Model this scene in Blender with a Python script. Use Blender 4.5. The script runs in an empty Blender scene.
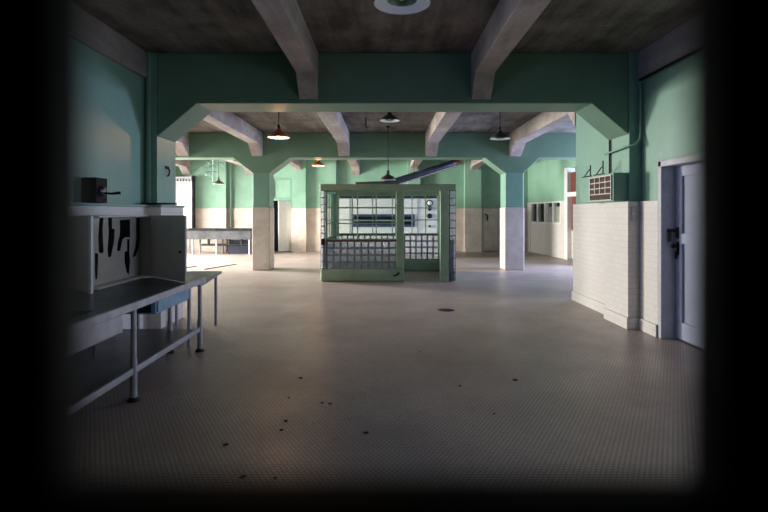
import bpy, bmesh, math, random
from mathutils import Vector, Matrix
random.seed(7)
S = bpy.context.scene
COL = S.collection
PI = math.pi

# ---------------------------------------------------------------- camera, world, lights, exposure
cd = bpy.data.cameras.new('camera'); cam = bpy.data.objects.new('camera', cd); COL.objects.link(cam)
cam.location = (0, 0, 1.5); cam.rotation_euler = (PI/2, 0, 0)
cd.lens = 24; cd.sensor_width = 36; cd.shift_y = -43/768; cd.clip_start = 0.02; cd.clip_end = 100
cd.dof.use_dof = True; cd.dof.focus_distance = 9.0; cd.dof.aperture_fstop = 1.7
S.camera = cam
S.view_settings.view_transform = 'Standard'; S.view_settings.look = 'None'
S.view_settings.gamma = 1; S.view_settings.use_curve_mapping = False
S.view_settings.exposure = 0.95
w = bpy.data.worlds.new('sky'); S.world = w; w.use_nodes = True
bg = w.node_tree.nodes['Background']; bg.inputs[0].default_value = (0.75, 0.85, 1, 1); bg.inputs[1].default_value = 0.6

def area(name, loc, direction, sx, sy, energy, color, spread=180):
    l = bpy.data.lights.new(name, 'AREA'); l.shape = 'RECTANGLE'; l.size = sx; l.size_y = sy
    l.energy = energy; l.color = color; l.spread = math.radians(spread)
    o = bpy.data.objects.new(name, l); COL.objects.link(o); o.location = loc
    o.rotation_euler = Vector(direction).to_track_quat('-Z', 'Y').to_euler()
    return o
WARM = (1.0, 0.93, 0.87); COOL = (0.55, 0.64, 1.0)
for y, en in ((9.4, 40), (12.2, 170), (15.6, 1080), (18.2, 240)):      # daylight through the tall windows of the left hall
    area('daylight_left', (-9.75, y, 2.1), (1, -0.05 if y < 14 else -0.12, -0.34), 1.9, 2.1, en, WARM, 125)
area('daylight_right', (7.6, 13.2, 2.0), (-1, 0.35, -0.3), 1.6, 2.0, 400, COOL)       # window of the right hall
area('daylight_right', (7.6, 10.6, 2.0), (-1, 0.1, -0.3), 1.6, 2.0, 40, COOL)
area('fill_near', (-3.50, 2.2, 1.95), (1, 0.52, -0.08), 1.6, 1.5, 7, (0.30, 0.46, 1.0), 80)   # added blue fill aimed at the right door
area('fill_near', (3.75, 2.0, 1.95), (-1, 0.50, -0.07), 1.4, 1.4, 7, (0.70, 0.76, 1.0), 75)   # added fill aimed at the knife cabinet, kept narrow off the floor

# ---------------------------------------------------------------- materials
def lin(c):
    return tuple(((v/255) / 12.92 if v/255 <= 0.04045 else ((v/255 + 0.055)/1.055)**2.4) for v in c) + (1,)

class NT:
    def __init__(s, name):
        s.m = bpy.data.materials.new(name); s.m.use_nodes = True
        s.t = s.m.node_tree; s.p = s.t.nodes['Principled BSDF']
        s.co = s.t.nodes.new('ShaderNodeTexCoord').outputs['Object']
    def n(s, kind, **kw):
        x = s.t.nodes.new(kind)
        for k, v in kw.items(): setattr(x, k, v)
        return x
    def l(s, a, b): s.t.links.new(a, b)
    def noise(s, scale, detail=4, co=None, rough=0.6):
        x = s.n('ShaderNodeTexNoise'); x.inputs['Scale'].default_value = scale
        x.inputs['Detail'].default_value = detail; x.inputs['Roughness'].default_value = rough
        s.l(co or s.co, x.inputs['Vector']); return x.outputs['Fac']
    def ramp(s, fac, a, b):
        x = s.n('ShaderNodeMapRange'); x.inputs[1].default_value = a; x.inputs[2].default_value = b
        s.l(fac, x.inputs[0]); return x.outputs[0]
    def mix(s, f, a, b):
        x = s.n('ShaderNodeMix', data_type='RGBA')
        for i, v in ((0, f), (6, a), (7, b)):
            if hasattr(v, 'is_linked') or hasattr(v, 'links'): s.l(v, x.inputs[i])
            else: x.inputs[i].default_value = v
        return x.outputs[2]
    def math(s, op, a, b=0.0):
        x = s.n('ShaderNodeMath', operation=op)
        for i, v in ((0, a), (1, b)):
            if hasattr(v, 'links'): s.l(v, x.inputs[i])
            else: x.inputs[i].default_value = v
        return x.outputs[0]
    def bump(s, h, strength, dist=0.01):
        x = s.n('ShaderNodeBump'); x.inputs['Strength'].default_value = strength; x.inputs['Distance'].default_value = dist
        s.l(h, x.inputs['Height']); s.l(x.outputs[0], s.p.inputs['Normal'])

def sc3(c, k): return (c[0]*k, c[1]*k, c[2]*k, 1)

def plain(name, rgb, rough=0.5, metal=0.0, var=0.22, scale=9, rgb2=None, bump=0.15, spec=0.5):
    m = NT(name); c = lin(rgb); c2 = lin(rgb2) if rgb2 else sc3(c, 1-var)
    f = m.ramp(m.noise(scale, 5), 0.38, 0.66)
    m.l(m.mix(f, c, c2), m.p.inputs['Base Color'])
    m.p.inputs['Roughness'].default_value = rough; m.p.inputs['Metallic'].default_value = metal
    m.p.inputs['Specular IOR Level'].default_value = spec
    if bump: m.bump(m.noise(scale*5, 3), bump, 0.004)
    return m.m

def tiled(name, rgb, rgb2, bw, bh, mortar, mort_mix, rough, stain_rgb=None, stain=(0.55, 0.8), spec=0.5, bias=0.0):
    m = NT(name); c, c2 = lin(rgb), lin(rgb2)
    sep = m.n('ShaderNodeSeparateXYZ'); m.l(m.co, sep.inputs[0])
    u = m.math('ADD', sep.outputs[0], sep.outputs[1])
    cb = m.n('ShaderNodeCombineXYZ'); m.l(u, cb.inputs[0]); m.l(sep.outputs[2], cb.inputs[1])
    b = m.n('ShaderNodeTexBrick'); m.l(cb.outputs[0], b.inputs['Vector'])
    b.inputs['Scale'].default_value = 1; b.inputs['Brick Width'].default_value = bw
    b.inputs['Row Height'].default_value = bh; b.inputs['Mortar Size'].default_value = mortar
    b.inputs['Mortar Smooth'].default_value = 0.3
    b.inputs['Color1'].default_value = c; b.inputs['Color2'].default_value = sc3(c, 0.94)
    b.inputs['Mortar'].default_value = sc3(c, mort_mix)
    col = m.mix(m.ramp(m.noise(1.3, 6), 0.42, 0.68), b.outputs['Color'], c2)
    col = m.mix(0.45, col, b.outputs['Color'])
    if stain_rgb:
        st = m.ramp(m.noise(3.1, 8, rough=0.7), stain[0], stain[1])
        col = m.mix(st, col, lin(stain_rgb))
    m.l(col, m.p.inputs['Base Color'])
    m.p.inputs['Roughness'].default_value = rough; m.p.inputs['Specular IOR Level'].default_value = spec
    m.bump(b.outputs['Fac'], -0.3, 0.004)
    return m.m

def concrete(name, rgb, rgb2, board=True, rough=0.9):
    m = NT(name)
    mp = m.n('ShaderNodeMapping'); m.l(m.co, mp.inputs[0]); mp.inputs['Scale'].default_value = (6, 0.8, 6)
    n1 = m.noise(1.0, 8, mp.outputs[0], 0.7); n2 = m.noise(1.7, 6); n3 = m.noise(22, 4)
    f = m.math('ADD', m.math('MULTIPLY', n1, 0.5), m.math('MULTIPLY', n2, 0.5))
    col = m.mix(m.ramp(f, 0.40, 0.60), lin(rgb), lin(rgb2))
    col = m.mix(m.ramp(n3, 0.58, 0.74), col, sc3(lin(rgb2), 0.55))
    m.l(col, m.p.inputs['Base Color']); m.p.inputs['Roughness'].default_value = rough
    m.bump(m.math('ADD', f, m.math('MULTIPLY', n3, 0.3)), 0.5, 0.02)
    return m.m

def floor_mat():
    m = NT('mosaic_floor_tile')
    b = m.n('ShaderNodeTexBrick'); m.l(m.co, b.inputs['Vector'])
    b.inputs['Scale'].default_value = 1; b.inputs['Brick Width'].default_value = 0.032
    b.inputs['Row Height'].default_value = 0.028; b.inputs['Mortar Size'].default_value = 0.0036
    b.inputs['Mortar Smooth'].default_value = 0.2
    b.inputs['Color1'].default_value = lin((196, 180, 172)); b.inputs['Color2'].default_value = lin((184, 168, 160))
    b.inputs['Mortar'].default_value = lin((88, 74, 72))
    big = m.ramp(m.noise(0.55, 6), 0.35, 0.7)
    col = m.mix(m.math('MULTIPLY', big, 0.75), b.outputs['Color'], lin((128, 114, 110)))
    st = m.ramp(m.noise(3.6, 8, rough=0.72), 0.60, 0.74)
    col = m.mix(m.math('MULTIPLY', st, 0.65), col, lin((98, 86, 78)))
    sp = m.ramp(m.noise(9.5, 4), 0.70, 0.75)
    col = m.mix(m.math('MULTIPLY', sp, 0.7), col, lin((60, 50, 46)))
    m.l(col, m.p.inputs['Base Color'])
    m.l(m.ramp(m.noise(1.1, 5), -0.6, 1.6), m.p.inputs['Roughness'])
    r = m.n('ShaderNodeMapRange'); m.l(m.noise(1.1, 5), r.inputs[0])
    r.inputs[1].default_value = 0.3; r.inputs[2].default_value = 0.7; r.inputs[3].default_value = 0.33; r.inputs[4].default_value = 0.48
    m.l(r.outputs[0], m.p.inputs['Roughness'])
    m.bump(b.outputs['Fac'], -0.35, 0.003)
    return m.m

def glassy(name, rgb, rough, trans=0.85):
    m = NT(name)
    m.l(m.mix(m.ramp(m.noise(30, 2), 0.3, 0.7), lin(rgb), sc3(lin(rgb), 0.85)), m.p.inputs['Base Color'])
    m.p.inputs['Roughness'].default_value = rough; m.p.inputs['Transmission Weight'].default_value = trans
    m.p.inputs['IOR'].default_value = 1.18; m.bump(m.noise(40, 2), 0.5, 0.01)
    t = m.n('ShaderNodeBsdfTranslucent'); t.inputs[0].default_value = lin((232, 236, 240)); x = m.n('ShaderNodeMixShader')
    x.inputs[0].default_value = 0.22; m.l(m.p.outputs[0], x.inputs[1]); m.l(t.outputs[0], x.inputs[2])
    m.l(x.outputs[0], m.t.nodes['Material Output'].inputs[0])
    return m.m

def pane_mat():
    m = NT('clear_pane'); t = m.n('ShaderNodeBsdfTransparent'); g = m.n('ShaderNodeBsdfGlossy'); x = m.n('ShaderNodeMixShader')
    g.inputs['Roughness'].default_value = 0.08; t.inputs[0].default_value = (0.93, 0.96, 0.95, 1)
    f = m.ramp(m.noise(5, 3), -3, 9); m.l(m.math('MULTIPLY', f, 0.12), x.inputs[0])
    m.l(t.outputs[0], x.inputs[1]); m.l(g.outputs[0], x.inputs[2])
    m.l(x.outputs[0], m.t.nodes['Material Output'].inputs[0]); return m.m

def glow(name, rgb, strength):
    m = NT(name); m.p.inputs['Base Color'].default_value = lin(rgb)
    m.p.inputs['Emission Color'].default_value = lin(rgb)
    m.l(m.math('MULTIPLY', m.ramp(m.noise(10, 1), -2, 3), strength), m.p.inputs['Emission Strength']); return m.m

M = dict(
    green=tiled('green_painted_tile', (124, 160, 144), (112, 150, 136), 0.30, 0.15, 0.003, 0.86, 0.42, (150, 180, 158), (0.62, 0.85)),
    green_flat=plain('green_paint', (122, 158, 142), 0.45, rgb2=(110, 148, 132), scale=2.2),
    green_girder=plain('green_girder_paint', (108, 138, 118), 0.5, rgb2=(98, 128, 110), scale=1.2),
    green_booth=plain('grey_green_paint', (152, 176, 156), 0.4, rgb2=(132, 158, 140), scale=3),
    green_light=plain('pale_green_paint', (136, 174, 152), 0.5, rgb2=(122, 162, 140), scale=2),
    white_tile=tiled('white_wall_tile', (214, 208, 204), (202, 194, 190), 0.15, 0.075, 0.0035, 0.74, 0.28, (176, 160, 142), (0.62, 0.85)),
    cream=plain('cream_paint', (214, 202, 192), 0.5, rgb2=(194, 178, 168), scale=2.5),
    pillar_cream=plain('worn_cream_paint', (202, 190, 184), 0.5, rgb2=(186, 172, 164), scale=4),
    concrete=concrete('board_marked_ceiling', (130, 122, 115), (76, 71, 67)),
    beam=concrete('pale_beam_concrete', (180, 168, 162), (142, 130, 126)),
    soffit=concrete('soffit_concrete', (150, 144, 142), (124, 120, 120)),
    floor=floor_mat(),
    door=plain('grey_white_door_paint', (178, 184, 208), 0.35, var=0.1),
    casing=plain('casing_paint', (176, 174, 182), 0.45, var=0.15),
    steel=plain('worn_steel', (150, 152, 158), 0.38, 0.85, var=0.35, scale=6),
    steel_top=plain('dull_steel_top', (104, 106, 110), 0.36, 0.6, var=0.45, scale=4),
    pipe=plain('grey_pipe', (176, 172, 176), 0.42, 0.3, var=0.25),
    blue=plain('blue_grey_enamel', (128, 160, 186), 0.45, var=0.2),
    cabinet=plain('cream_cabinet_paint', (214, 208, 200), 0.5, var=0.12, scale=4),
    black=plain('black_paint', (12, 12, 14), 0.7, var=0.3, spec=0.2),
    dark_metal=plain('dark_iron', (44, 44, 48), 0.5, 0.6, var=0.4),
    gate=plain('dark_gate_iron', (34, 34, 36), 0.6, 0.3, var=0.4),
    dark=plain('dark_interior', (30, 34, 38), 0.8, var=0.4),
    navy=plain('oven_mouth', (58, 72, 104), 0.5, var=0.4),
    duct=plain('duct_metal', (86, 92, 112), 0.3, 0.8, var=0.35, scale=4),
    brown=plain('red_brown_wood', (120, 62, 48), 0.5, rgb2=(92, 48, 38), scale=5),
    deep_rust=plain('deep_rust', (58, 36, 28), 0.8, var=0.5),
    rust=plain('rusty_iron', (104, 74, 58), 0.8, var=0.4),
    shade=plain('shade_enamel', (60, 62, 60), 0.35, var=0.25),
    shade_red=plain('red_shade_enamel', (134, 78, 56), 0.35, var=0.25),
    lining=plain('white_shade_lining', (240, 240, 244), 0.3, var=0.05, bump=0),
    olive=plain('olive_reflector', (104, 122, 78), 0.5, var=0.1),
    bulb=plain('frosted_bulb', (214, 214, 206), 0.3, var=0.05, bump=0),
    bulb_on=glow('lit_bulb', (255, 190, 120), 8),
    block=glassy('glass_block', (242, 246, 250), 0.22, 0.88),
    mortar=plain('block_mortar', (112, 124, 144), 0.7, var=0.3),
    pane=pane_mat(),
    white=plain('white_enamel', (222, 222, 220), 0.35, var=0.1),
)

# ---------------------------------------------------------------- mesh helpers
class MB:
    def __init__(s): s.v = []; s.f = []; s.sm = []
    def add(s, vs, fs, smooth=False):
        k = len(s.v); s.v += [tuple(v) for v in vs]; s.f += [tuple(i+k for i in f) for f in fs]; s.sm += [smooth]*len(fs); return s
    def box(s, x0, x1, y0, y1, z0, z1):
        return s.add([(x0,y0,z0),(x1,y0,z0),(x1,y1,z0),(x0,y1,z0),(x0,y0,z1),(x1,y0,z1),(x1,y1,z1),(x0,y1,z1)],
                     [(0,3,2,1),(4,5,6,7),(0,1,5,4),(1,2,6,5),(2,3,7,6),(3,0,4,7)])
    def prism(s, poly, axis, a, b):
        n = len(poly)
        def P(p, t): return {'x': (t, p[0], p[1]), 'y': (p[0], t, p[1]), 'z': (p[0], p[1], t)}[axis]
        vs = [P(p, a) for p in poly] + [P(p, b) for p in poly]
        fs = [tuple(range(n)), tuple(range(2*n-1, n-1, -1))] + [(i, i+n, (i+1) % n + n, (i+1) % n) for i in range(n)]
        return s.add(vs, fs)
    def tube(s, pts, r, n=12, cap=True):
        pts = [Vector(p) for p in pts]; rings = []
        rs = r if isinstance(r, (list, tuple)) else [r]*len(pts)
        up = None
        for i, p in enumerate(pts):
            d = (pts[min(i+1, len(pts)-1)] - pts[max(i-1, 0)]).normalized()
            if up is None: up = Vector((0,0,1)) if abs(d.z) < 0.9 else Vector((1,0,0))
            a = d.cross(up).normalized(); b = a.cross(d).normalized(); up = b
            rings.append([p + rs[i]*(math.cos(2*PI*k/n)*a + math.sin(2*PI*k/n)*b) for k in range(n)])
        vs = [v for r_ in rings for v in r_]
        fs = [(i*n+k, i*n+(k+1) % n, (i+1)*n+(k+1) % n, (i+1)*n+k) for i in range(len(pts)-1) for k in range(n)]
        s.add(vs, fs, True)
        if cap:
            s.add(rings[0], [tuple(range(n-1, -1, -1))]); s.add(rings[-1], [tuple(range(n))])
        return s
    def lathe(s, prof, c=(0,0,0), n=32):
        vs = [(c[0]+r*math.cos(2*PI*k/n), c[1]+r*math.sin(2*PI*k/n), c[2]+z) for r, z in prof for k in range(n)]
        fs = [(i*n+k, i*n+(k+1) % n, (i+1)*n+(k+1) % n, (i+1)*n+k) for i in range(len(prof)-1) for k in range(n)]
        return s.add(vs, fs, True)
    def sphere(s, c, r, n=12):
        return s.lathe([(max(r*math.sin(PI*i/8), 1e-4), -r*math.cos(PI*i/8)) for i in range(9)], c, n)
    def xf(s, fn): s.v = [tuple(fn(Vector(v))) for v in s.v]; return s
    def build(s, name, mat, parent=None, bevel=0.0, origin=None):
        me = bpy.data.meshes.new(name)
        off = Vector((0,0,0))
        if parent is not None: off = Vector(ORG[parent.name])
        elif origin is not None: off = Vector(origin)
        me.from_pydata([tuple(Vector(v)-off) for v in s.v], [], s.f)
        bm = bmesh.new(); bm.from_mesh(me)
        bmesh.ops.recalc_face_normals(bm, faces=bm.faces)
        bm.to_mesh(me); bm.free()
        if len(me.polygons) == len(s.sm):
            for p, q in zip(me.polygons, s.sm): p.use_smooth = q
        me.materials.append(mat)
        o = bpy.data.objects.new(name, me); COL.objects.link(o)
        if parent is not None: o.parent = parent
        else: o.location = off
        ORG[o.name] = tuple(off)
        if bevel:
            b = o.modifiers.new('bevel', 'BEVEL'); b.width = bevel; b.segments = 2; b.limit_method = 'ANGLE'; b.angle_limit = 0.7
        return o
ORG = {}
def thing(name, loc, label, cat, group=None):
    o = bpy.data.objects.new(name, None); COL.objects.link(o); o.location = loc; o.empty_display_size = 0.1
    ORG[o.name] = tuple(loc); tag(o, label, cat, group); return o
def tag(o, label, cat, group=None):
    o['label'] = label; o['category'] = cat
    if group: o['group'] = group
    return o
def struct(o, label=None):
    o['kind'] = 'structure'
    if label: o['label'] = label
    return o
def copy_tree(o, parent=None):
    c = o.copy(); COL.objects.link(c); c.parent = parent
    for ch in list(o.children): copy_tree(ch, c)
    return c
def B(*a): return MB().box(*a)
WH = 1.65          # height of the tiled wainscot
WL = 1.575         # left dado
CH = 3.60          # ceiling

# ---------------------------------------------------------------- the setting
struct(B(-10, 9, -2.2, 22, -0.15, 0).build('floor', M['floor']), 'small cream mosaic tile floor of the kitchen')
struct(B(-10, 9, -2.2, 22, CH, CH+0.15).build('ceiling', M['concrete']), 'bare brown board-marked concrete ceiling')

def wall_x(name, x_green, x_tile, xback, y0, y1, label, holes=()):
    """wall whose visible side faces x: green above, tile below"""
    pass

# near room, left wall: green paint above a white tiled dado; an added fill-light window near the camera, out of sight
lw = MB(); lw.box(-3.5, -3.14, -0.02, 1.4, 0, CH); lw.box(-3.5, -3.14, 3.0, 6.9, 0, CH)
lw.box(-3.5, -3.14, 1.4, 3.0, 0, 1.2); lw.box(-3.5, -3.14, 1.4, 3.0, 2.7, CH)
lwo = struct(lw.build('wall_left', M['green']), 'left wall painted green over a white tiled dado')
d = MB(); d.box(-3.14, -3.06, 3.02, 6.70, 0, WL); d.box(-3.14, -3.06, 0, 3.02, 0, 1.18)
struct(d.build('wall_tile_dado', M['white_tile'], lwo))
t = B(-3.15, -3.03, 3.0, 6.72, WL, WL+0.03); t.build('dado_ledge', M['green_flat'], lwo, 0.006)
wf = MB(); wf.box(-3.42, -3.10, 1.4, 1.46, 1.2, 2.7); wf.box(-3.42, -3.10, 2.94, 3.0, 1.2, 2.7)
wf.box(-3.42, -3.10, 1.46, 2.94, 1.2, 1.26); wf.box(-3.42, -3.10, 1.46, 2.94, 2.64, 2.7); wf.box(-3.34, -3.30, 1.46, 2.94, 1.93, 1.97)
wn = struct(wf.build('window_1', M['casing']), 'unseen window added in the near left wall for a blue fill light')
B(-3.325, -3.318, 1.46, 2.94, 1.26, 2.64).build('pane', M['pane'], wn)

# near room, right wall with the door opening y 4.95..6.13
rw = MB(); rw.box(3.36, 3.70, 6.17, 6.9, 0, CH); rw.box(3.36, 3.70, -0.02, 1.2, 0, CH); rw.box(3.36, 3.70, 2.8, 5.12, 0, CH); rw.box(3.36, 3.70, 1.2, 2.8, 0, 1.2); rw.box(3.36, 3.70, 1.2, 2.8, 2.7, CH); rw.box(3.36, 3.70, 5.12, 6.17, 2.06, CH)
rwo = struct(rw.build('wall_right', M['green']), 'right wall painted green over a white tiled dado')
d = MB(); d.box(3.30, 3.36, 6.17, 6.62, 0, WH); d.box(3.30, 3.36, 2.8, 5.02, 0, WH); d.box(3.30, 3.36, 0, 2.8, 0, 1.18)
wf = MB(); wf.box(3.32, 3.58, 1.2, 1.26, 1.2, 2.7); wf.box(3.32, 3.58, 2.74, 2.8, 1.2, 2.7); wf.box(3.32, 3.58, 1.26, 2.74, 1.2, 1.26); wf.box(3.32, 3.58, 1.26, 2.74, 2.64, 2.7); wf.box(3.46, 3.50, 1.26, 2.74, 1.93, 1.97)  # frame of an unseen window added for the near right fill
wn = struct(wf.build('window_10', M['casing']), 'unseen window added in the near right wall for a fill light')
B(3.475, 3.482, 1.26, 2.74, 1.26, 2.64).build('pane', M['pane'], wn)
struct(d.build('wall_tile_dado', M['white_tile'], rwo))
d = MB(); d.box(3.275, 3.30, 6.17, 6.585, 0, 0.15); d.box(3.285, 3.30, 0.0, 5.02, 0, 0.13)
struct(d.build('baseboard_right', M['white_tile'], None, 0.005), 'white tile skirting along the right wall')

# piers and the first girder with its chamfered corners
pl = MB(); pl.box(-3.5, -2.97, 6.70, 7.29, 0, CH)
plo = struct(pl.build('pier_left', M['green_flat']), 'green pier at the left end of the front girder')
d = MB(); d.box(-3.30, -2.885, 6.62, 7.36, 0, WL); struct(d.build('wall_tile_dado', M['white_tile'], plo))
B(-3.12, -2.87, 6.60, 7.38, WL, WL+0.03).build('dado_ledge', M['green_flat'], plo, 0.006)
B(-3.10, -3.04, 6.66, 6.70, WL+0.03, CH).build('corner_pipe_casing', M['green_flat'], plo, 0.02)
pr = MB(); pr.box(3.20, 3.7, 6.68, 7.29, 0, CH); pr.box(3.30, 3.7, 7.29, 8.80, 0, CH)
pro = struct(pr.build('pier_right', M['green']), 'pale green pier and wall on the right behind the front girder')
d = MB(); d.box(3.15, 3.40, 6.61, 7.29, 0, WH); d.box(3.27, 3.45, 7.29, 8.86, 0, WH)
struct(d.build('wall_tile_dado', M['white_tile'], pro))
d = MB(); d.box(3.125, 3.15, 6.585, 7.29, 0, 0.15); d.box(3.15, 3.32, 6.585, 6.61, 0, 0.15)
struct(d.build('baseboard_pier', M['white_tile'], None, 0.004), 'white tile skirting around the right pier')
B(3.248, 3.27, 7.29, 8.87, 0, 0.15).build('baseboard_side', M['white_tile'], pro)
# backs of the piers towards the halls
struct(B(-9.6, -3.5, 6.75, 7.25, 0, CH).build('wall_front_left_hall', M['green']), 'wall at the near end of the left hall')
struct(B(3.7, 7.4, 8.2, 8.78, 0, CH).build('wall_front_right_hall', M['green']), 'wall at the near end of the right hall')

g1 = MB().prism([(-2.97, 2.50), (-2.45, 2.935), (2.72, 2.935), (3.20, 2.53), (3.20, CH), (-2.97, CH)], 'y', 6.70, 7.29)
struct(g1.build('girder_front', M['green_girder'], None, 0.012), 'green front girder with chamfered corners spanning the room')
Z2 = 13.4; Z2b = 14.0
g2 = MB().prism([(-9.5, 2.95), (-3.96, 2.95), (-3.44, 2.55), (-3.01, 2.55), (-2.46, 2.95), (2.64, 2.95), (3.17, 2.55), (3.66, 2.55),
                 (4.08, 2.95), (9, 2.95), (9, CH), (-9.5, CH)], 'y', Z2, Z2b)
struct(g2.build('girder_rear', M['green_girder'], None, 0.012), 'green rear girder carried by two pillars')
def pillar(x0, x1, label):
    o = struct(B(x0, x1, Z2+0.01, Z2b-0.01, WH, 2.56).build('pillar', M['green_flat'], None, 0.02), label)
    B(x0-0.015, x1+0.015, Z2, Z2b, 0, WH).build('cream_dado', M['pillar_cream'], o, 0.02); return o
pillar(-3.44, -3.01, 'left square pillar, green over worn cream')
pillar(3.18, 3.66, 'right square pillar, green over cream')

# halls: outer walls
hl = MB()
ys = [7.2, 8.4, 10.4, 11.2, 13.2, 14.6, 16.6, 17.2, 19.2, 20.2]
for i in range(0, 10, 2): hl.box(-9.6, -9.4, ys[i], ys[i+1], 0, CH)
for i in range(1, 9, 2):
    hl.box(-9.6, -9.4, ys[i], ys[i+1], 0, 1.0); hl.box(-9.6, -9.4, ys[i], ys[i+1], 3.15, CH)
struct(hl.build('wall_left_hall', M['green']), 'outer wall of the left hall with tall windows')
for k, i in enumerate(range(1, 9, 2)):
    a, b = ys[i], ys[i+1]; f = MB()
    f.box(-9.58, -9.42, a, a+0.06, 1, 3.15); f.box(-9.58, -9.42, b-0.06, b, 1, 3.15); f.box(-9.58, -9.42, a, b, 1, 1.06); f.box(-9.58, -9.42, a, b, 3.09, 3.15)
    f.box(-9.52, -9.48, (a+b)/2-0.02, (a+b)/2+0.02, 1.06, 3.09); f.box(-9.52, -9.48, a+0.06, b-0.06, 2.05, 2.09)
    fo = struct(f.build('window_%d' % (k+2), M['casing']), 'tall window of the left hall')
    B(-9.504, -9.498, a+0.06, b-0.06, 1.06, 3.09).build('pane', M['pane'], fo)
rh = MB(); rh.box(7.2, 7.4, 8.5, 9.8, 0, CH); rh.box(7.2, 7.4, 11.4, 12.4, 0, CH); rh.box(7.2, 7.4, 14.0, 16.2, 0, CH)
for a, b in ((9.8, 11.4), (12.4, 14.0)): rh.box(7.2, 7.4, a, b, 0, 1.0); rh.box(7.2, 7.4, a, b, 3.0, CH)
struct(rh.build('wall_right_hall', M['green']), 'outer wall of the right hall with windows')

# rear wall, its pilasters and tile
ZB = 20.0
bw_ = MB(); bw_.box(-9.6, -4.40, ZB, ZB+0.25, 0, CH); bw_.box(-4.40, -3.62, ZB, ZB+0.25, 2.02, CH); bw_.box(-3.62, 9, ZB, ZB+0.25, 0, CH)
bwo = struct(bw_.build('wall_rear', M['green_light']), 'rear wall, pale green over cream')
d = MB(); d.box(-9.4, -4.40, ZB-0.03, ZB, 0, WH+0.03); d.box(-3.62, 3.84, ZB-0.03, ZB, 0, WH+0.03); d.box(4.46, 5.6, ZB-0.03, ZB, 0, WH+0.03); struct(d.build('wall_cream_dado', M['cream'], bwo))
B(-4.5, -3.54, ZB+0.25, ZB+1.0, 0, 2.3).build('passage_dark_block', M['dark'], bwo)  # solid block painted dark to stand for the unlit passage
for x0, x1 in ((-8.5, -8.1), (-6.47, -6.10), (-3.56, -3.02), (-2.26, -1.85), (0.9, 1.4), (3.12, 3.75)):
    o = struct(B(x0, x1, ZB-0.26, ZB+0.01, WH+0.03, CH).build('trim_pilaster', M['green_light']), 'shallow pilaster on the rear wall')
    B(x0-0.01, x1+0.01, ZB-0.27, ZB, 0, WH+0.03).build('cream_dado', M['cream'], o)
o = B(-4.20, -3.60, ZB-0.04, ZB-0.001, 2.08, 2.72)
fr = MB(); fr.box(-4.35, -4.30, ZB-0.05, ZB, 2.05, 2.85); fr.box(-3.66, -3.61, ZB-0.05, ZB, 2.05, 2.85); fr.box(-4.30, -3.66, ZB-0.05, ZB, 2.80, 2.85); fr.box(-4.30, -3.66, ZB-0.05, ZB, 2.05, 2.09)
struct(fr.build('trim_1', M['green_flat']), 'green frame on the rear wall over the doorway')
# slanted wall of the right hall
def slant(y): return 5.62 + (20.0-y)/(20.0-16.4)*0.30
def sl_quad(mb, y0, y1, z0, z1, t0=0.0, t1=0.2):
    a, b = slant(y0), slant(y1)
    return mb.add([(a+t0,y0,z0),(a+t1,y0,z0),(b+t1,y1,z0),(b+t0,y1,z0),(a+t0,y0,z1),(a+t1,y0,z1),(b+t1,y1,z1),(b+t0,y1,z1)],
                  [(0,3,2,1),(4,5,6,7),(0,1,5,4),(1,2,6,5),(2,3,7,6),(3,0,4,7)])
s = MB(); sl_quad(s, 16.65, 20.0, 1.90, CH); sl_quad(s, 15.0, 16.65, 2.95, CH); sl_quad(s, 14.0, 15.0, 0, CH)
sl_quad(s, 19.7, 20.0, 0, 1.9)
so = struct(s.build('wall_right_rear', M['green_light']), 'right hall side wall, green over white tile, with inner windows')
s = MB(); sl_quad(s, 16.65, 19.7, 0, 1.12); sl_quad(s, 16.65, 17.02, 1.12, 1.90); sl_quad(s, 19.7, 20, 0, 1.90, -0.02, 0.0)
struct(s.build('wall_tile_dado', M['white_tile'], so))
for k, (a, b) in enumerate(((17.08, 17.58), (17.70, 18.24), (18.40, 18.98), (19.10, 19.64))):
    f = MB(); sl_quad(f, a-0.06, a, 1.12, 1.90, 0.0, 0.12); sl_quad(f, b, b+0.06, 1.12, 1.90, 0.0, 0.12); sl_quad(f, a, b, 1.12, 1.18, 0, 0.12); sl_quad(f, a, b, 1.85, 1.90, 0, 0.12)
    fo = struct(f.build('window_%d' % (k+6), M['white']), 'small inner window of the right hall wall')
    g = MB(); sl_quad(g, a, b, 1.18, 1.85, 0.06, 0.066); g.build('pane', M['pane'], fo)
    if k < 2:
        g = MB(); sl_quad(g, a, b, 1.18, 1.72, 0.08, 0.10); g.build('blind', M['cream'], fo)
struct(MB().box(6.9, 7.1, 16.8, 20, 0, CH).box(6.1, 6.9, 16.75, 16.85, 0, CH).build('wall_side_office', M['dark']), 'dark office wall behind the inner windows, with a partition added against daylight')  # short partition added to shut daylight out behind the inner windows
# doorway with brown transom in the right hall
f = MB(); sl_quad(f, 16.42, 16.65, 0, 2.95, -0.04, 0.22); sl_quad(f, 15.0, 16.42, 2.02, 2.16, -0.04, 0.22); sl_quad(f, 14.9, 15.02, 0, 2.95, -0.04, 0.22)
fo = struct(f.build('door_2', M['white']), 'white framed doorway of the right hall with a brown transom')
g = MB(); sl_quad(g, 15.02, 16.42, 2.16, 2.80, 0.08, 0.12); g.build('transom_panel', M['brown'], fo)
g = MB(); sl_quad(g, 15.1, 16.42, 0.95, 2.02, 0.10, 0.14); g.build('door_upper_panel', M['brown'], fo)
g = MB(); sl_quad(g, 15.1, 16.42, 0.06, 0.95, 0.10, 0.14); g.build('door_lower_panel', M['cream'], fo)

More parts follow.
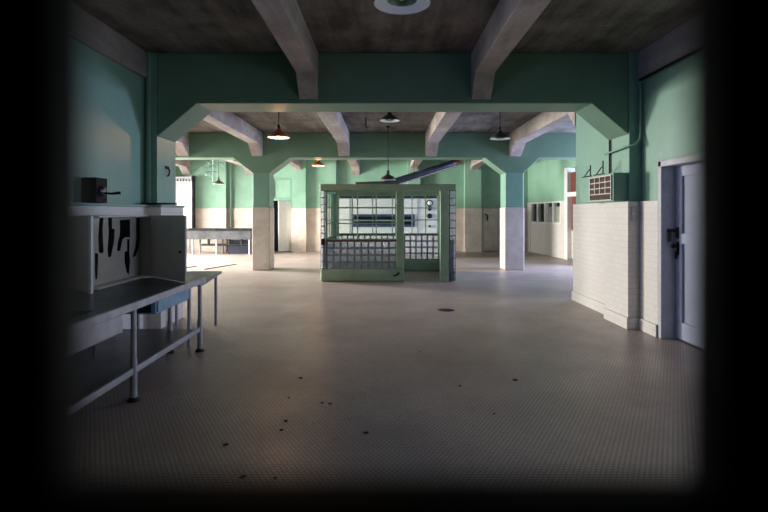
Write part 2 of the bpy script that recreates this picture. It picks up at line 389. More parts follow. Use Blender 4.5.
# front wall round the barred gate, and an added shell that keeps the camera side dark
fw = MB(); fw.box(-3.5, -1.3, -0.02, 0.10, 0, CH) if False else None
fwm = MB(); fwm.box(-3.5, -1.30, 0.10, 0.26, 0, CH); fwm.box(1.30, 3.7, 0.10, 0.26, 0, CH); fwm.box(-1.30, 1.30, 0.10, 0.26, 2.7, CH)
struct(fwm.build('wall_front', M['green_flat']), 'wall with the barred gateway the photo is taken through')
cw = MB(); cw.box(-3.5, 3.7, -2.2, -2.0, 0, CH); cw.box(-3.7, -3.5, -2.2, 0.2, 0, CH); cw.box(3.7, 3.9, -2.2, 0.2, 0, CH)
struct(cw.build('wall_dark_shell', M['dark']), 'dark shell added behind the gate to keep the camera side unlit')

# concrete ceiling beams with haunched ends
def beam(x0, x1, ya, yb, ha=0.28, hb=0.28, zb=3.27, z_end=2.98):
    m = MB(); poly = [(ya, CH), (yb, CH)]
    if hb: poly += [(yb, z_end), (yb-hb, zb)]
    else: poly += [(yb, zb)]
    if ha: poly += [(ya+ha, zb), (ya, z_end)]
    else: poly += [(ya, zb)]
    m.prism(poly, 'x', x0, x1)
    return struct(m.build('ceiling_beam', M['beam'], None, 0.012), 'concrete ceiling beam with haunched ends')
beam(-1.11, -0.86, 0.26, 6.70, 0); beam(1.14, 1.40, 0.26, 6.70, 0)
for x0, x1 in ((-7.5, -7.2), (-5.4, -5.1), (-3.45, -3.17), (-1.19, -0.90), (1.08, 1.38)): beam(x0, x1, 7.29, Z2, 0.45, 0.45)
beam(3.28, 3.58, 8.80, Z2, 0.35, 0.5)
for x0, x1 in ((-7.85, -7.55), (-5.4, -5.1), (-3.50, -3.20), (-1.24, -0.94), (1.02, 1.30), (3.34, 3.66)): beam(x0, x1, Z2b, ZB, 0.45, 0.45)
# edge beams along both near walls
struct(B(-3.3, -3.09, 0.26, 6.70, 3.26, CH).build('trim_2', M['soffit'], None, 0.01), 'grey concrete edge beam along the left wall')
struct(B(3.31, 3.5, 0.26, 6.68, 3.23, CH).build('trim_3', M['soffit'], None, 0.01), 'grey concrete edge beam along the right wall')

# right door in its recess
c = MB(); c.box(3.30, 3.52, 6.10, 6.17, 0, 2.12); c.box(3.28, 3.36, 6.05, 6.19, 0, 2.12) if False else None
c.box(3.30, 3.52, 5.02, 5.12, 0, 2.12); c.box(3.30, 3.52, 5.02, 6.17, 2.05, 2.12); c.box(3.305, 3.36, 5.0, 6.19, 2.07, 2.13)
dd = struct(c.build('door_1', M['casing'], None, 0.008), 'pale panelled door with casing in the right wall')
lf = MB(); lf.box(3.50, 3.54, 5.13, 6.10, 0.02, 2.05)
for z0, z1 in ((0.13, 0.17), (0.95, 0.99), (1.15, 1.19), (1.86, 1.90)): pass
leaf = lf.build('door_leaf', M['door'], dd)
rails = MB()
rails.box(3.472, 3.50, 5.13, 5.25, 0.02, 2.05); rails.box(3.472, 3.50, 5.98, 6.10, 0.02, 2.05)
for z0, z1 in ((0.02, 0.22), (1.14, 1.26), (1.93, 2.05)): rails.box(3.472, 3.50, 5.25, 5.98, z0, z1)
rails.build('door_rails', M['door'], leaf, 0.004)
h = MB(); h.box(3.465, 3.485, 6.02, 6.09, 1.20, 1.33); h.box(3.37, 3.47, 6.085, 6.098, 1.27, 1.31); h.box(3.375, 3.405, 6.06, 6.085, 1.16, 1.27)
h.build('latch', M['dark_metal'], leaf, 0.003)
h = MB(); h.box(3.47, 3.485, 6.02, 6.08, 1.00, 1.16); h.tube([(3.48, 6.05, 1.11), (3.42, 6.05, 1.11)], 0.012); h.sphere((3.42, 6.05, 1.11), 0.028); h.tube([(3.45, 6.05, 1.05), (3.45, 6.05, 0.96)], 0.014)
h.build('door_knob', M['black'], leaf)

# rear doors
f = MB(); f.box(3.84, 3.88, ZB-0.05, ZB, 0, 1.70); f.box(4.42, 4.46, ZB-0.05, ZB, 0, 1.70); f.box(3.84, 4.46, ZB-0.05, ZB, 1.66, 1.70)
fo = struct(f.build('door_3', M['casing']), 'pale low door in the rear wall by the right pillar')
B(3.88, 4.42, ZB-0.035, ZB-0.005, 0.02, 1.66).build('door_leaf', M['cream'], fo, 0.004)
MB().tube([(3.94, ZB-0.04, 1.45), (4.02, ZB-0.10, 1.42), (4.02, ZB-0.10, 1.2)], 0.03, 8).build('door_handle', M['dark_metal'], fo)
f = MB(); f.box(-4.42, -4.38, ZB-0.05, ZB+0.02, 0, 2.02); f.box(-3.64, -3.60, ZB-0.05, ZB+0.02, 0, 2.02); f.box(-4.38, -3.60, ZB-0.05, ZB+0.02, 1.98, 2.02)
fo = struct(f.build('door_4', M['green_light']), 'rear doorway left of the booth with a white door standing ajar')
lf = MB().prism([(-4.06, ZB-0.35), (-3.62, ZB-0.05), (-3.60, ZB-0.08), (-4.04, ZB-0.38)], 'z', 0.03, 1.96)
lo = lf.build('door_leaf', M['white'], fo)
f = MB(); f.add([(-3.98, ZB-0.345, 1.25), (-3.78, ZB-0.215, 1.25), (-3.78, ZB-0.215, 1.48), (-3.98, ZB-0.345, 1.48)], [(0, 1, 2, 3)])

# ---------------------------------------------------------------- barred gate in the front gateway
gt = thing('barred_gate', (0, 0.17, 0), 'dark iron barred gate right in front of the viewer, out of focus', 'gate')
BAR = 0.047
xs = [-0.1300 + 0.2615*k for k in range(-4, 6)]
for x in xs:
    if abs(x) < 1.28: B(x-BAR/2, x+BAR/2, 0.165, 0.185, 0.02, 2.66).build('bar', M['gate'], gt, 0.004)
for z in (0.05, 0.72, 1.3775, 2.1, 2.64):
    B(-1.28, 1.28, 0.163, 0.187, z-0.028, z+0.028).build('crossbar', M['gate'], gt, 0.004)

# ---------------------------------------------------------------- glass block booth
YF = 11.18; YK = 13.25; BX0, BX1 = -1.386, 1.567
bo = thing('glass_block_booth', (0.09, 12.2, 0), 'pale green booth of glass blocks and steel windows in the middle of the floor', 'booth')
def block_wall(x0, x1, y0, y1, z0, z1, along, nu, nv, g=0.017):
    """glass block masonry: blocks plus mortar grid"""
    bl = MB(); mo = MB()
    L = (x1-x0) if along == 'x' else (y1-y0); du = L/nu; dv = (z1-z0)/nv
    for i in range(nu):
        for j in range(nv):
            a, b = i*du+g, (i+1)*du-g; c_, d_ = z0+j*dv+g, z0+(j+1)*dv-g
            if along == 'x': bl.box(x0+a, x0+b, y0-0.008, y1+0.008, c_, d_)
            else: bl.box(x0-0.008, x1+0.008, y0+a, y0+b, c_, d_)
    for i in range(nu+1):
        u = i*du
        if along == 'x': mo.box(x0+max(u-g, 0), x0+min(u+g, L), y0+0.004, y1-0.004, z0, z1)
        else: mo.box(x0+0.004, x1-0.004, y0+max(u-g, 0), y0+min(u+g, L), z0, z1)
    for j in range(nv+1):
        v = z0+j*dv
        if along == 'x': mo.box(x0, x1, y0+0.005, y1-0.005, max(v-g, z0), min(v+g, z1))
        else: mo.box(x0+0.005, x1-0.005, y0, y1, max(v-g, z0), min(v+g, z1))
    p = bl.build('glass_block_panel', M['block'], bo, 0.014); mo.build('mortar_grid', M['mortar'], p)
BZ = 0.277; TZ = 0.885
base = MB(); base.box(BX0, 0.44, YF, YF+0.13, 0, BZ); base.box(BX0, BX0+0.13, YF+0.13, YK, 0, BZ); base.box(BX1-0.13, BX1, YF+0.13, YK, 0, BZ); base.box(BX0, BX1, YK, YK+0.13, 0, 0.30)
base.build('plinth', M['green_booth'], bo, 0.03)
block_wall(BX0+0.135, 0.26, YF+0.02, YF+0.11, BZ, TZ, 'x', 10, 4)
block_wall(BX0, BX1, YK+0.02, YK+0.11, 0.30, 0.93, 'x', 20, 4)
block_wall(BX0+0.02, BX0+0.11, YF+0.15, YK, BZ, TZ, 'y', 13, 4)
block_wall(BX1-0.11, BX1-0.02, YF+0.15, YK, BZ, TZ, 'y', 13, 4)
# corner columns of full-height blocks
block_wall(BX0, BX0+0.125, YF+0.005, YF+0.135, BZ, 1.99, 'x', 1, 11, 0.008)
block_wall(BX1-0.135, BX1, YF+0.005, YF+0.135, 0.02, 1.99, 'x', 1, 12, 0.008)
def post(x0, x1, y0, y1, z0=0.0, z1=2.0): B(x0, x1, y0, y1, z0, z1).build('post', M['green_booth'], bo, 0.012)
post(0.27, 0.44, YF-0.01, YF+0.14, BZ); post(1.23, 1.41, YF-0.01, YF+0.14)
post(BX0, BX0+0.17, YK-0.01, YK+0.14, 0.3); post(BX1-0.17, BX1, YK-0.01, YK+0.14, 0.3)
tb = MB(); tb.box(BX0-0.01, BX1+0.01, YF-0.02, YF+0.15, 1.99, 2.13); tb.box(BX0, BX1, YK-0.01, YK+0.14, 1.97, 2.08)
tb.box(BX0, BX0+0.14, YF+0.15, YK, 1.98, 2.12); tb.box(BX1-0.14, BX1, YF+0.15, YK, 1.98, 2.12)
tb.build('top_beam', M['green_booth'], bo, 0.015)
sl = MB(); sl.box(BX0+0.125, 0.27, YF, YF+0.13, TZ, TZ+0.025); sl.box(BX0, BX0+0.13, YF+0.14, YK, TZ, TZ+0.025); sl.box(BX1-0.13, BX1, YF+0.14, YK, TZ, TZ+0.025); sl.box(BX0+0.17, BX1-0.17, YK, YK+0.13, 0.93, 0.95)
sl.build('sill', M['rust'], bo, 0.004)
def sash(name_x, x0, x1, y, z0, z1, vx, hz, along='x', hz2=()):
    f = MB(); t = 0.013
    def bar(a0, a1, c0, c1):
        if along == 'x': f.box(a0, a1, y-0.015, y+0.015, c0, c1)
        else: f.box(y-0.015, y+0.015, a0, a1, c0, c1)
    bar(x0, x0+0.025, z0, z1); bar(x1-0.025, x1, z0, z1); bar(x0, x1, z0, z0+0.025); bar(x0, x1, z1-0.03, z1)
    for v in vx: bar(v-t, v+t, z0, z1)
    for h_ in hz: bar(x0, x1, h_-t, h_+t)
    o = f.build('window_sash', M['green_booth'], bo, 0.003)
    g = MB()
    if along == 'x': g.box(x0+0.01, x1-0.01, y-0.003, y+0.003, z0+0.01, z1-0.01)
    else: g.box(y-0.003, y+0.003, x0+0.01, x1-0.01, z0+0.01, z1-0.01)
    g.build('pane', M['pane'], o)
def fx(px, Y=YF+0.06): return (px-384)/512*Y
sash('f', BX0+0.125, 0.27, YF+0.06, TZ+0.025, 1.99, [fx(338.6), fx(357.6), fx(376.2)], [1.27, 1.62])
sash('b', BX0+0.17, BX1-0.17, YK+0.06, 0.95, 1.97, [(p-384)/512*13.3 for p in (352.5, 372.7, 392.3, 412, 425.5)], [1.32, 1.63])
sash('l', YF+0.15, YK-0.01, BX0+0.065, TZ+0.025, 1.98, [YF+0.15+0.5*k for k in (1, 2, 3)], [1.32, 1.63], 'y')
sash('r', YF+0.15, YK-0.01, BX1-0.065, TZ+0.025, 1.98, [YF+0.15+0.5*k for k in (1, 2, 3)], [1.32, 1.63], 'y')
MB().tube([(0.20, YF-0.02, 0.13), (0.27, YF-0.05, 0.15), (0.33, YF-0.06, 0.20)], [0.012, 0.02, 0.025], 8).build('bent_bracket', M['black'], bo)
B(-1.37, -1.29, YF-0.03, YF+0.01, 0.80, 0.94).build('hinge_plate', M['dark_metal'], bo, 0.004)

# ---------------------------------------------------------------- oven behind the booth
ov = thing('bakery_oven', (0.1, 17.6, 0), 'wide cream bakery oven with a long dark slot behind the booth', 'oven')
YO = 17.0
s = MB(); s.box(-1.5, 1.78, YO, YO+1.4, 0.12, 1.08); s.box(-1.5, -1.02, YO, YO+1.4, 1.08, 1.42); s.box(1.0, 1.78, YO, YO+1.4, 1.08, 1.42); s.box(-1.5, 1.78, YO, YO+1.4, 1.42, 1.98); s.box(-1.02, 1.0, YO+0.6, YO+1.4, 1.08, 1.42)
s.build('body', M['white'], ov, 0.01)
s = MB(); s.box(-1.52, 1.80, YO-0.02, YO+1.42, 1.98, 2.06); s.build('top_rail', M['duct'], ov, 0.01)
s = MB(); s.box(-1.45, 1.73, YO+0.05, YO+1.3, 0.0, 0.12); s.build('kick_base', M['dark_metal'], ov)
s = MB(); s.box(-1.04, 1.02, YO-0.03, YO+0.55, 1.38, 1.46); s.box(-1.04, 1.02, YO-0.03, YO+0.55, 1.04, 1.12); s.box(-1.04, -0.98, YO-0.03, YO+0.55, 1.12, 1.38); s.box(0.96, 1.02, YO-0.03, YO+0.55, 1.12, 1.38)
s.box(-0.98, 0.96, YO+0.5, YO+0.55, 1.12, 1.38); s.build('mouth_frame', M['navy'], ov, 0.006)
MB().tube([(-1.0, YO-0.06, 1.25), (0.98, YO-0.06, 1.25)], 0.02, 8).build('mouth_rail', M['green_booth'], ov)
s = MB(); s.box(-1.16, -1.12, YO-0.012, YO, 0.15, 1.96); s.build('panel_seam', M['casing'], ov); s = MB(); s.box(1.10, 1.14, YO-0.012, YO, 0.15, 1.96)
s.build('panel_seam', M['casing'], ov)
def dial(z, r, m, name):
    mb = MB(); ring = [(0, r*0.0)]
    mb.lathe([(1e-4, 0), (r, 0), (r, 0.05), (r*0.9, 0.06), (1e-4, 0.06)], (0, 0, 0), 20)
    mb.xf(lambda v: Vector((1.515+v.x, YO-v.z, z+v.y))); return mb.build(name, m, ov)
g1_ = dial(1.83, 0.11, M['black'], 'gauge'); f_ = MB().lathe([(1e-4, 0.061), (0.075, 0.061), (0.075, 0.066), (1e-4, 0.066)], (0,0,0), 20).xf(lambda v: Vector((1.515+v.x, YO-v.z, 1.83+v.y))); f_.build('gauge_face', M['white'], g1_)
dial(1.66, 0.075, M['duct'], 'gauge'); dial(1.62, 0.05, M['black'], 'knob'); dial(1.40, 0.085, M['black'], 'knob'); dial(1.06, 0.04, M['dark_metal'], 'knob')

# duct over the oven
YD = 16.2
def at(px, py, Y): return ((px-384)/512*Y, Y, 1.5+(213-py)/512*Y)
du = thing('exhaust_duct', (0.8, YD, 2.4), 'long slanting dark metal duct hung above the glass block booth', 'duct')
MB().tube([at(384, 184, YD), at(400, 180.5, YD), at(455, 163, YD+0.4)], [0.09, 0.12, 0.125], 18).build('duct_run', M['duct'], du)
MB().tube([at(356, 183.6, YD+0.3), at(398, 182.5, YD)], [0.05, 0.06], 12).build('side_pipe', M['dark_metal'], du)
MB().tube([at(400, 184, YD-0.15), at(456, 165.5, YD+0.3)], 0.02, 8).build('under_rail', M['pipe'], du)
MB().lathe([(0.05, 0.12), (0.1, 0.06), (0.24, 0.0), (0.24, -0.03), (0.02, -0.03)], at(457, 163, YD+0.45), 24).build('duct_hood', M['shade_red'], du)
for px, py in ((414, 177), (440, 168)):
    p = at(px, py, YD+0.2); MB().tube([p, (p[0], p[1], CH)], 0.012, 6).build('hanger', M['dark_metal'], du)

# ---------------------------------------------------------------- pendant lamps
def make_lamp(kind):
    t = thing('pendant_lamp', (0, 0, 0), '', 'lamp')
    out = M['shade_red'] if kind == 'warm' else M['shade']
    R = 0.19
    MB().lathe([(R, 0), (R+0.004, 0.008), (0.172, 0.042), (0.135, 0.078), (0.085, 0.105), (0.05, 0.125), (0.04, 0.16), (0.028, 0.17)]).build('lamp_shade', out, t)
    ln = MB().lathe([(R-0.002, 0.001), (0.10, 0.022)]); ln.build('shade_lining', M['lining'], t)
    MB().lathe([(0.10, 0.022), (0.08, 0.07), (0.05, 0.098), (0.001, 0.102)]).build('reflector_cup', M['olive'], t)
    b = MB().sphere((0, 0, 0.055 if kind != 'warm' else 0.02), 0.032, 14); b.build('bulb', M['bulb_on'] if kind == 'warm' else M['bulb'], t)
    MB().lathe([(1e-4, 0.15), (0.03, 0.15), (0.034, 0.18), (0.026, 0.23), (1e-4, 0.235)], (0,0,0), 16).build('socket_cap', M['dark_metal'], t)
    return t
def stem(t, L, r=0.011):
    MB().tube([(0,0,0.22), (0,0,L)], r, 8).xf(lambda v: v + Vector(t.location)).build('stem', M['dark_metal'], t)
    MB().lathe([(1e-4, L-0.0), (0.05, L-0.0), (0.045, L-0.03), (1e-4, L-0.035)], (0,0,0), 16).xf(lambda v: v + Vector(t.location)).build('ceiling_rose', M['dark_metal'], t)
lamps = [  # x, y, rim z, kind, scale, label
    (0.12, 3.4, 2.89, 'cool', 1, 'pendant lamp nearest the viewer, cut by the top edge of the photo, white underside'),
    (-1.86, 9.05, 2.83, 'warm', 1, 'lit orange pendant lamp under the left part of the second ceiling bay'),
    (0.11, 9.9, 3.28, 'cool', 1, 'dark pendant lamp hung close under the ceiling above the booth'),
    (0.10, 12.4, 2.30, 'cool', 1, 'dark pendant lamp on a long stem just above the booth roof'),
    (2.21, 9.75, 2.91, 'cool', 1, 'dark pendant lamp in the right part of the second bay, left of the right pillar'),
    (-1.93, 15.0, 2.88, 'warm', 1, 'small red pendant lamp seen behind the rear girder, left of the booth'),
    (-5.75, 17.8, 2.50, 'cool', 1, 'small dark pendant lamp against the rear wall above the steam table')]
protos = {}
for x, y, z, kind, k, label in lamps:
    if kind not in protos: protos[kind] = make_lamp(kind); t = protos[kind]
    else:
        src = protos[kind]; t = src.copy(); COL.objects.link(t)
        for ch in list(src.children):
            if not ch.name.startswith(('stem', 'ceiling_rose')):
                c_ = ch.copy(); COL.objects.link(c_); c_.parent = t
    t.location = (x, y, z); ORG[t.name] = (x, y, z); t['label'] = label; t['group'] = 'pendant lamps of the kitchen'
    stem(t, CH - z)
    if kind == 'warm':
        l = bpy.data.lights.new('lamp_light', 'POINT'); l.energy = 13; l.color = (1, 0.50, 0.22); l.shadow_soft_size = 0.05
        o = bpy.data.objects.new('lamp_light', l); COL.objects.link(o); o.location = (x, y, z-0.02)

# ---------------------------------------------------------------- work table with sink (left foreground)
tbx = thing('work_table', (-2.5, 4.0, 0), 'long steel-topped work table with pipe legs along the left wall', 'table')
TX0, TX1, TY0, TY1, TH = -3.04, -1.97, 1.6, 5.62, 0.785
SX0, SX1, SY0, SY1 = -2.75, -2.12, 2.6, 3.75     # sink opening
s = MB(); s.box(TX0, TX1, TY0, SY0, TH-0.04, TH); s.box(TX0, TX1, SY1, TY1, TH-0.04, TH); s.box(TX0, SX0, SY0, SY1, TH-0.04, TH); s.box(SX1, TX1, SY0, SY1, TH-0.04, TH)
s.build('tabletop', M['steel_top'], tbx)
s = MB(); s.box(TX1-0.02, TX1+0.012, TY0, TY1+0.01, TH-0.05, TH+0.012); s.build('edge_rail', M['pipe'], tbx, 0.006)
s = MB(); s.box(SX0, SX0+0.02, SY0, SY1, 0.45, TH-0.04); s.box(SX1-0.02, SX1, SY0, SY1, 0.45, TH-0.04); s.box(SX0, SX1, SY0, SY0+0.02, 0.45, TH-0.04); s.box(SX0, SX1, SY1-0.02, SY1, 0.45, TH-0.04); s.box(SX0, SX1, SY0, SY1, 0.43, 0.45)
s.build('sink_basin', M['dark'], tbx)
s = MB(); s.box(TX1-0.03, TX1-0.005, TY0, 3.87, 0.60, TH-0.05); s.build('apron', M['pipe'], tbx, 0.004)
for i, (x, y) in enumerate(((-2.0, 4.09), (-2.0, 5.56), (-2.0, 2.3), (-2.30, 5.50), (-2.92, 4.09), (-2.92, 2.3), (-2.92, 5.5))):
    l = MB(); l.tube([(x, y, 0.03), (x, y, TH-0.045)], 0.022, 12); l.tube([(x, y, 0.03), (x, y, 0.34)], 0.027, 12); lo = l.build('leg', M['pipe'], tbx)
    MB().lathe([(1e-4, 0), (0.05, 0), (0.047, 0.012), (0.03, 0.03), (1e-4, 0.03)], (x, y, 0), 14).build('foot', M['dark_metal'], lo)
s = MB(); s.box(TX0, TX1-0.03, TY0, 5.56, 0.225, 0.24); s.build('under_shelf', M['steel_top'], tbx)
s = MB(); s.box(TX1-0.045, TX1-0.02, TY0, 5.56, 0.215, 0.265); s.build('shelf_rail', M['pipe'], tbx, 0.004)
dr = B(-2.62, -2.06, 4.62, 5.40, 0.585, TH-0.042).build('drawer', M['blue'], tbx, 0.008)
MB().box(-2.06, -2.045, 4.64, 5.38, 0.60, 0.735).build('drawer_front', M['blue'], dr, 0.006)
B(-2.60, -2.10, 4.612, 4.62, 0.60, 0.735).build('drawer_dark_end', M['dark'], dr)  # dark plate over the near end of the drawer

t2 = thing('side_table', (-2.6, 6.3, 0), 'lower steel side table continuing behind the long work table', 'table')
MB().prism([(-2.84, 5.68), (-2.02, 5.68), (-2.19, 6.92), (-2.84, 6.92)], 'z', 0.685, 0.715).build('tabletop', M['steel_top'], t2, 0.004)
for x, y in ((-2.25, 6.85), (-2.78, 6.86), (-2.78, 5.78), (-2.2, 5.78)):
    MB().tube([(x, y, 0.0), (x, y, 0.69)], 0.021, 12).build('leg', M['pipe'], t2)

# ---------------------------------------------------------------- knife cabinet with shadow board, standing on the table
kc = thing('knife_cabinet', (-2.85, 5.3, 0.785), 'open cream cabinet with black knife silhouettes standing on the work table', 'cabinet')
KX = -2.74; KY0, KY1, KZ0, KZ1 = 4.74, 5.78, 0.787, 1.475
s = MB(); s.box(-3.0, KX, KY0, KY1, KZ0, KZ1); s.build('body', M['cabinet'], kc)
s = MB(); s.box(KX, KX+0.10, KY0, KY1, KZ0, KZ0+0.025); s.box(KX, KX+0.10, KY0, KY1, KZ1-0.02, KZ1); s.box(KX, KX+0.012, KY0, KY0+0.02, KZ0+0.025, KZ1-0.02); s.box(KX, KX+0.10, KY1-0.02, KY1, KZ0+0.025, KZ1-0.02)
s.build('frame', M['cabinet'], kc, 0.004)
def hinged(p0, p1, z0, z1, th=0.022):
    a, b = Vector(p0), Vector(p1); d_ = (b-a).normalized(); n_ = Vector((-d_.y, d_.x))*th
    return MB().prism([tuple(a), tuple(b), tuple(b+n_), tuple(a+n_)], 'z', z0, z1)
d_ = hinged((-2.645, 5.77), (-2.03, 5.22), KZ0+0.005, KZ1); dr_ = d_.build('door', M['cabinet'], kc, 0.004)
d_ = hinged((-2.95, 4.80), (-2.585, 4.52), KZ0+0.005, KZ1); dl_ = d_.build('door', M['cabinet'], kc, 0.004)
B(-2.595, -2.575, 4.50, 4.53, KZ0, KZ1).build('door_edge', M['white'], dl_)
MB().sphere((-2.09, 5.24, 1.10), 0.014).build('knob', M['dark_metal'], dr_)
# silhouettes: pixel outlines on the back panel mapped to board coordinates
def kb(px, py):
    Y = -KX*512/(384-px); return (Y, 1.5+(213-py)/512*Y)
Z = 190/766.0
def q(x, y): return kb(40+x*190/766, 190+y*127/512)
shapes = [
    [(240,110),(254,110),(250,160),(252,205),(254,250),(246,256),(237,250),(235,190)],
    [(274,106),(288,106),(288,155),(299,158),(296,210),(284,268),(275,272),(272,240),(277,170)],
    [(322,121),(361,119),(361,190),(341,190),(330,200),(321,246),(310,246),(313,215),(322,178)],
    [(388,112),(400,112),(402,190),(396,235),(382,266),(372,271),(382,240),(389,200)],
    [(221,255),(232,256),(231,310),(228,358),(224,360),(221,330)],
    [(351,198),(359,198),(358,250),(361,290),(356,340),(349,330),(341,290),(340,250),(351,246)]]
for sh in shapes:
    pts = [q(*p) for p in sh]
    MB().prism(pts, 'x', KX+0.001, KX+0.006).build('knife_silhouette', M['black'], kc)

# ---------------------------------------------------------------- wall telephone-like box on the dado ledge
ph = thing('wall_switch_box', (-3.10, 5.4, 1.69), 'small dark box with round dial and lever on the left wall ledge', 'switch box')
B(-3.135, -2.98, 5.30, 5.52, 1.607, 1.87).build('housing', M['black'], ph, 0.01)
MB().lathe([(1e-4, 0.03), (0.05, 0.03), (0.06, 0.0), (0.062, -0.01), (1e-4, -0.01)], (0,0,0), 18).xf(lambda v: Vector((-2.975+v.z, 5.40+v.x, 1.73+v.y))).build('dial', M['duct'], ph)
MB().tube([(-2.96, 5.40, 1.71), (-2.88, 5.42, 1.705), (-2.80, 5.44, 1.715)], [0.012, 0.012, 0.016], 8).build('lever', M['black'], ph)

# ---------------------------------------------------------------- vent box on the right pier
vb = thing('vent_box', (3.09, 7.3, 1.652), 'green metal box with a square grille on the right pier above the tile', 'vent box')
VX = 2.99; VY0, VY1, VZ0, VZ1 = 6.72, 7.86, 1.655, 2.03
B(VX+0.02, 3.225, VY0, VY1, VZ0, VZ1).build('housing', M['green_flat'], vb, 0.006)
def vpt(px): return 2.99*512/(px-384)
ga, gb = vpt(610.5), vpt(589.5)
s = MB(); nr, nc = 4, 4; z0, z1 = VZ0+0.02, VZ1-0.03
for i in range(nc+1):
    y = ga+(gb-ga)*i/nc; s.box(VX, VX+0.03, y-0.008, y+0.008, z0+(0.075 if 0 < i < nc else 0), z1)
for z in (z0, z0+0.085, z0+0.085+0.08, z0+0.085+0.16, z1): s.box(VX-0.002, VX+0.03, ga-0.012, gb+0.012, z-0.006, z+0.006)
s.build('grille', M['cream'], vb, 0.002)
B(VX+0.012, VX+0.021, ga, gb, z0, z1).build('rusty_backing', M['deep_rust'], vb)
for y in (7.04, 7.47):
    br = thing('pipe_bracket', (3.1, y, 2.03), '', 'bracket', 'iron brackets on top of the vent box')
    br['label'] = 'dark iron bracket on top of the vent box, the %s' % ('one nearer the viewer' if y < 7.3 else 'one farther away')
    MB().tube([(3.02, y-0.02, 2.042), (3.02, y+0.33, 2.042)], 0.008, 8).build('foot_bar', M['dark_metal'], br)
    MB().tube([(3.02, y+0.02, 2.05), (3.02, y+0.02, 2.22 if y < 7.3 else 2.20)], 0.010, 8).build('upright', M['dark_metal'], br)
    MB().tube([(3.02, y+0.02, 2.15), (3.02, y+0.10, 2.12), (3.02, y+0.24, 2.05)], 0.008, 8).build('brace', M['dark_metal'], br)
# conduits
cdt = MB().tube([(3.32, 6.62, 3.20), (3.32, 6.62, 2.56), (3.30, 6.60, 2.45), (3.24, 6.60, 2.38), (3.16, 6.66, 2.365), (3.145, 7.3, 2.335)], 0.014, 10)
tag(cdt.build('conduit', M['green_flat'], None, 0, (3.3, 6.62, 2.22)), 'thin conduit curving from the ceiling corner round the right pier', 'pipe')
tag(MB().tube([(3.182, 7.22, 2.05), (3.182, 7.22, 2.53)], 0.014, 8).build('conduit', M['dark_metal'], None, 0, (3.182, 7.22, 2.05)), 'short vertical dark conduit on the right pier above the vent box', 'pipe')
tag(MB().tube([(3.30, 6.60, 3.215), (3.30, 0.3, 3.215)], 0.018, 8).build('cable', M['black'], None, 0, (3.3, 3.4, 3.2)), 'black cable run along the underside of the right edge beam', 'cable')
o = MB().box(3.19, 3.24, 6.585, 6.612, 1.40, 1.58); o.box(3.20, 3.28, 6.57, 6.60, 1.47, 1.51)
tag(o.build('strike_plate', M['casing'], None, 0.003, (3.22, 6.6, 1.4)), 'small grey plate on the tiled front corner of the right pier', 'plate')
hk = thing('wall_hook', (-2.97, 6.95, 2.05), 'small dark hooks on the inner face of the left green pier', 'hook')
s = MB(); s.box(-2.972, -2.955, 6.95, 7.05, 2.10, 2.14); s.tube([(-2.96, 7.0, 2.12), (-2.93, 7.0, 2.08), (-2.94, 7.0, 2.02), (-2.96, 7.0, 2.0)], 0.012, 8); s.build('plate_and_hook', M['dark_metal'], hk)
tag(MB().tube([(-3.12, 6.58, 1.62), (-2.85, 6.58, 1.62), (-2.80, 6.9, 1.625)], 0.012, 8).build('pipe_stub', M['dark_metal'], None, 0, (-3, 6.6, 1.68)), 'dark pipe stub lying along the ledge of the left pier', 'pipe')
# ceiling hooks
for x, y, lb in ((-1.25, 11.0, 'small dark ceiling hook right of the orange lamp'), (-0.40, 11.2, 'small rusty ceiling hook left of the lamp above the booth')):
    tag(MB().tube([(x, y, CH), (x, y, 3.42), (x+0.03, y, 3.36), (x+0.07, y, 3.37)], 0.014, 8).build('ceiling_hook', M['dark_metal'], None, 0, (x, y, 3.35)), lb, 'hook')

# ---------------------------------------------------------------- floor drain and litter
dn = thing('floor_drain', (0.96, 7.92, 0), 'round dark floor drain in front of the booth', 'drain')
MB().lathe([(1e-4, 0.002), (0.125, 0.002), (0.13, 0.0)], (0.96, 7.92, 0.0), 32).build('grate', M['dark_metal'], dn)
s = MB()
for k in range(-4, 5):
    L = math.sqrt(0.11**2-(k*0.025)**2); s.box(0.96+k*0.025-0.005, 0.96+k*0.025+0.005, 7.92-L, 7.92+L, 0.002, 0.006)
s.build('slats', M['duct'], dn)
def litter(p0, p1, r, name, lab, cat):
    a = ((p0[0]-384)/512*(768/(p0[1]-213)), 768/(p0[1]-213), 0.012); b = ((p1[0]-384)/512*(768/(p1[1]-213)), 768/(p1[1]-213), 0.012)
    tag(MB().box(0, 1, -r, r, 0, 0.02).xf(lambda v: Vector(a)*(1-v.x) + Vector(b)*v.x + Vector((0, v.y, v.z-0.012))).build(name, M['rust'], None, 0, a), lab, cat)
litter((205, 269.5), (236, 264.5), 0.035, 'wood_strip', 'long dark strip lying on the floor in front of the steam table', 'strip')
litter((186, 267.8), (196, 266.5), 0.09, 'wood_strip', 'short dark scrap on the floor beside the end of the work table', 'strip')
spots = [(289, 398), (322, 403), (286, 421), (281, 430), (301, 378), (275, 478), (330, 404), (460, 386), (494, 414), (366, 433), (243, 477), (226, 445), (420, 352), (515, 380)]
for i, (px, py) in enumerate(spots):
    Y = 768/(py-213); X = (px-384)/512*Y; r = random.uniform(0.008, 0.018)
    n = 7; pts = [(X+r*random.uniform(.6, 1.5)*math.cos(2*PI*k/n), Y+r*random.uniform(.6, 1.3)*math.sin(2*PI*k/n)) for k in range(n)]
    tag(MB().prism(pts, 'z', 0, 0.006).build('paint_flake', M['deep_rust'], None, 0, (X, Y, 0)), 'dark crumb of fallen debris on the mosaic floor', 'debris', 'crumbs of debris on the floor')

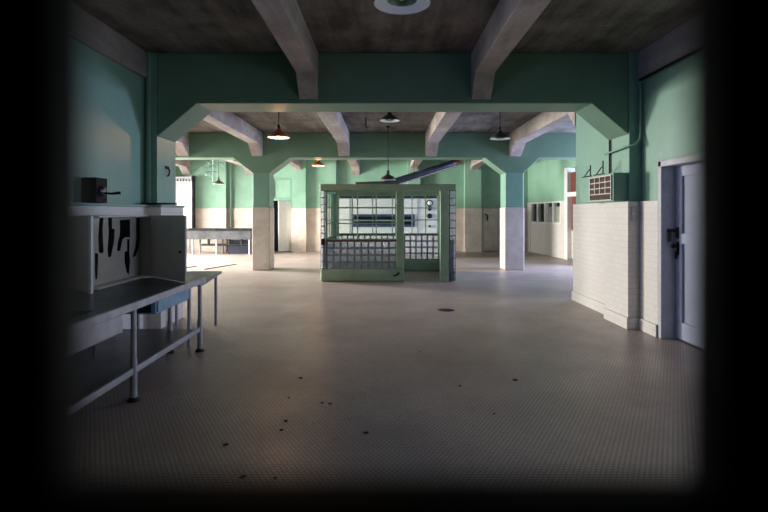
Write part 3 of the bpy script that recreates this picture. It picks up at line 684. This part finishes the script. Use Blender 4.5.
# ---------------------------------------------------------------- steam table and fittings at the rear left
st = thing('steam_table', (-6.1, 18.6, 0), 'long grey steel steam table standing before the rear wall on the left', 'table')
A0, A1 = -7.35, -4.80
s = MB(); s.box(A0, A1, 18.45, 18.50, 0.55, 0.86); s.box(A0, A1, 19.25, 19.3, 0.55, 0.86); s.box(A0, A0+0.05, 18.5, 19.25, 0.55, 0.86); s.box(A1-0.05, A1, 18.5, 19.25, 0.55, 0.86); s.box(A0, A1, 18.5, 19.25, 0.55, 0.6)
s.build('trough', M['steel_top'], st, 0.01)
s = MB(); s.box(A0, A1, 18.42, 18.52, 0.86, 0.89); s.box(A0, A1, 19.22, 19.32, 0.86, 0.93)
for k in range(6): s.box(A0+0.05+k*0.49, A0+0.12+k*0.49, 18.5, 19.25, 0.86, 0.885)
s.build('rim', M['dark_metal'], st, 0.006)
for x in (A0+0.05, -6.9, -6.05, A1-0.06):
    for y in (18.5, 19.22): MB().tube([(x, y, 0), (x, y, 0.56)], 0.035, 8).build('leg', M['pipe'], st)
MB().tube([(-6.6, 18.55, 0.35), (-4.9, 18.55, 0.35)], 0.04, 8).build('lower_pipe', M['dark_metal'], st)
for x in (-6.35, -5.6, -5.15): MB().tube([(x, 18.55, 0.33), (x, 18.55, 0.55)], 0.05, 8).build('valve', M['dark_metal'], st)
tag(B(-5.72, -4.95, 18.75, 19.15, 0.0, 0.5).build('crate', M['duct'], None, 0.01, (-5.3, 18.95, 0)), 'dark crate on the floor under the right end of the steam table', 'crate')
# white tiled alcove panel with hook rail at far left
wp = thing('hook_board', (-7.75, 19.9, 0), 'tall white board with dark hooks at the far left of the rear wall', 'board')
B(-8.15, -7.42, 19.80, 19.95, 0.9, 2.85).build('panel', M['white'], wp, 0.01)
B(-7.42, -7.36, 19.76, 19.97, 0.7, 2.95).build('side_post', M['dark_metal'], wp)
B(-8.1, -7.42, 19.72, 19.82, 2.82, 2.90).build('hook_rail', M['pipe'], wp)
s = MB()
for k in range(6):
    x = -8.05+k*0.11; MB().tube([(x, 19.76, 2.84), (x, 19.70, 2.78), (x+0.02, 19.68, 2.72), (x, 19.66, 2.76)], 0.018, 6).build('hook', M['dark_metal'], wp)
B(-8.1, -7.40, 19.70, 19.82, 1.93, 1.97).build('ledge', M['casing'], wp)
pr_ = thing('pan_rack', (-6.55, 17.9, 2.6), 'hanging rack of curled pale green hooks beside the small rear pendant lamp', 'rack')
for i, (px, py) in enumerate(((211, 162), (213, 168), (209, 174), (221, 165), (214, 174))):
    p = Vector(at(px, py, 17.9)); MB().tube([p + Vector((0.11*math.cos(a), 0, 0.09*math.sin(a))) for a in [k*0.6 for k in range(8)]], 0.014, 6).build('curled_hook', M['duct'], pr_)
p = at(213, 170, 17.9); MB().tube([(p[0], 17.9, 2.4+0.2), (p[0], 17.9, CH)], 0.015, 6).build('hanger', M['green_flat'], pr_)
tag(B(-4.93, -4.83, 19.93, 20.0, 2.30, 2.40).build('wall_fitting', M['black'], None, 0.005, (-4.88, 19.95, 2.35)), 'small black fitting on the green rear wall left of the left pillar', 'fitting')
tag(MB().tube([(-5.95, 19.9, 0.9), (-5.95, 19.9, 3.5)], 0.035, 8).build('pipe', M['green_flat'], None, 0, (-5.95, 19.9, 0.9)), 'vertical green pipe on the rear wall right of the pilaster', 'pipe')
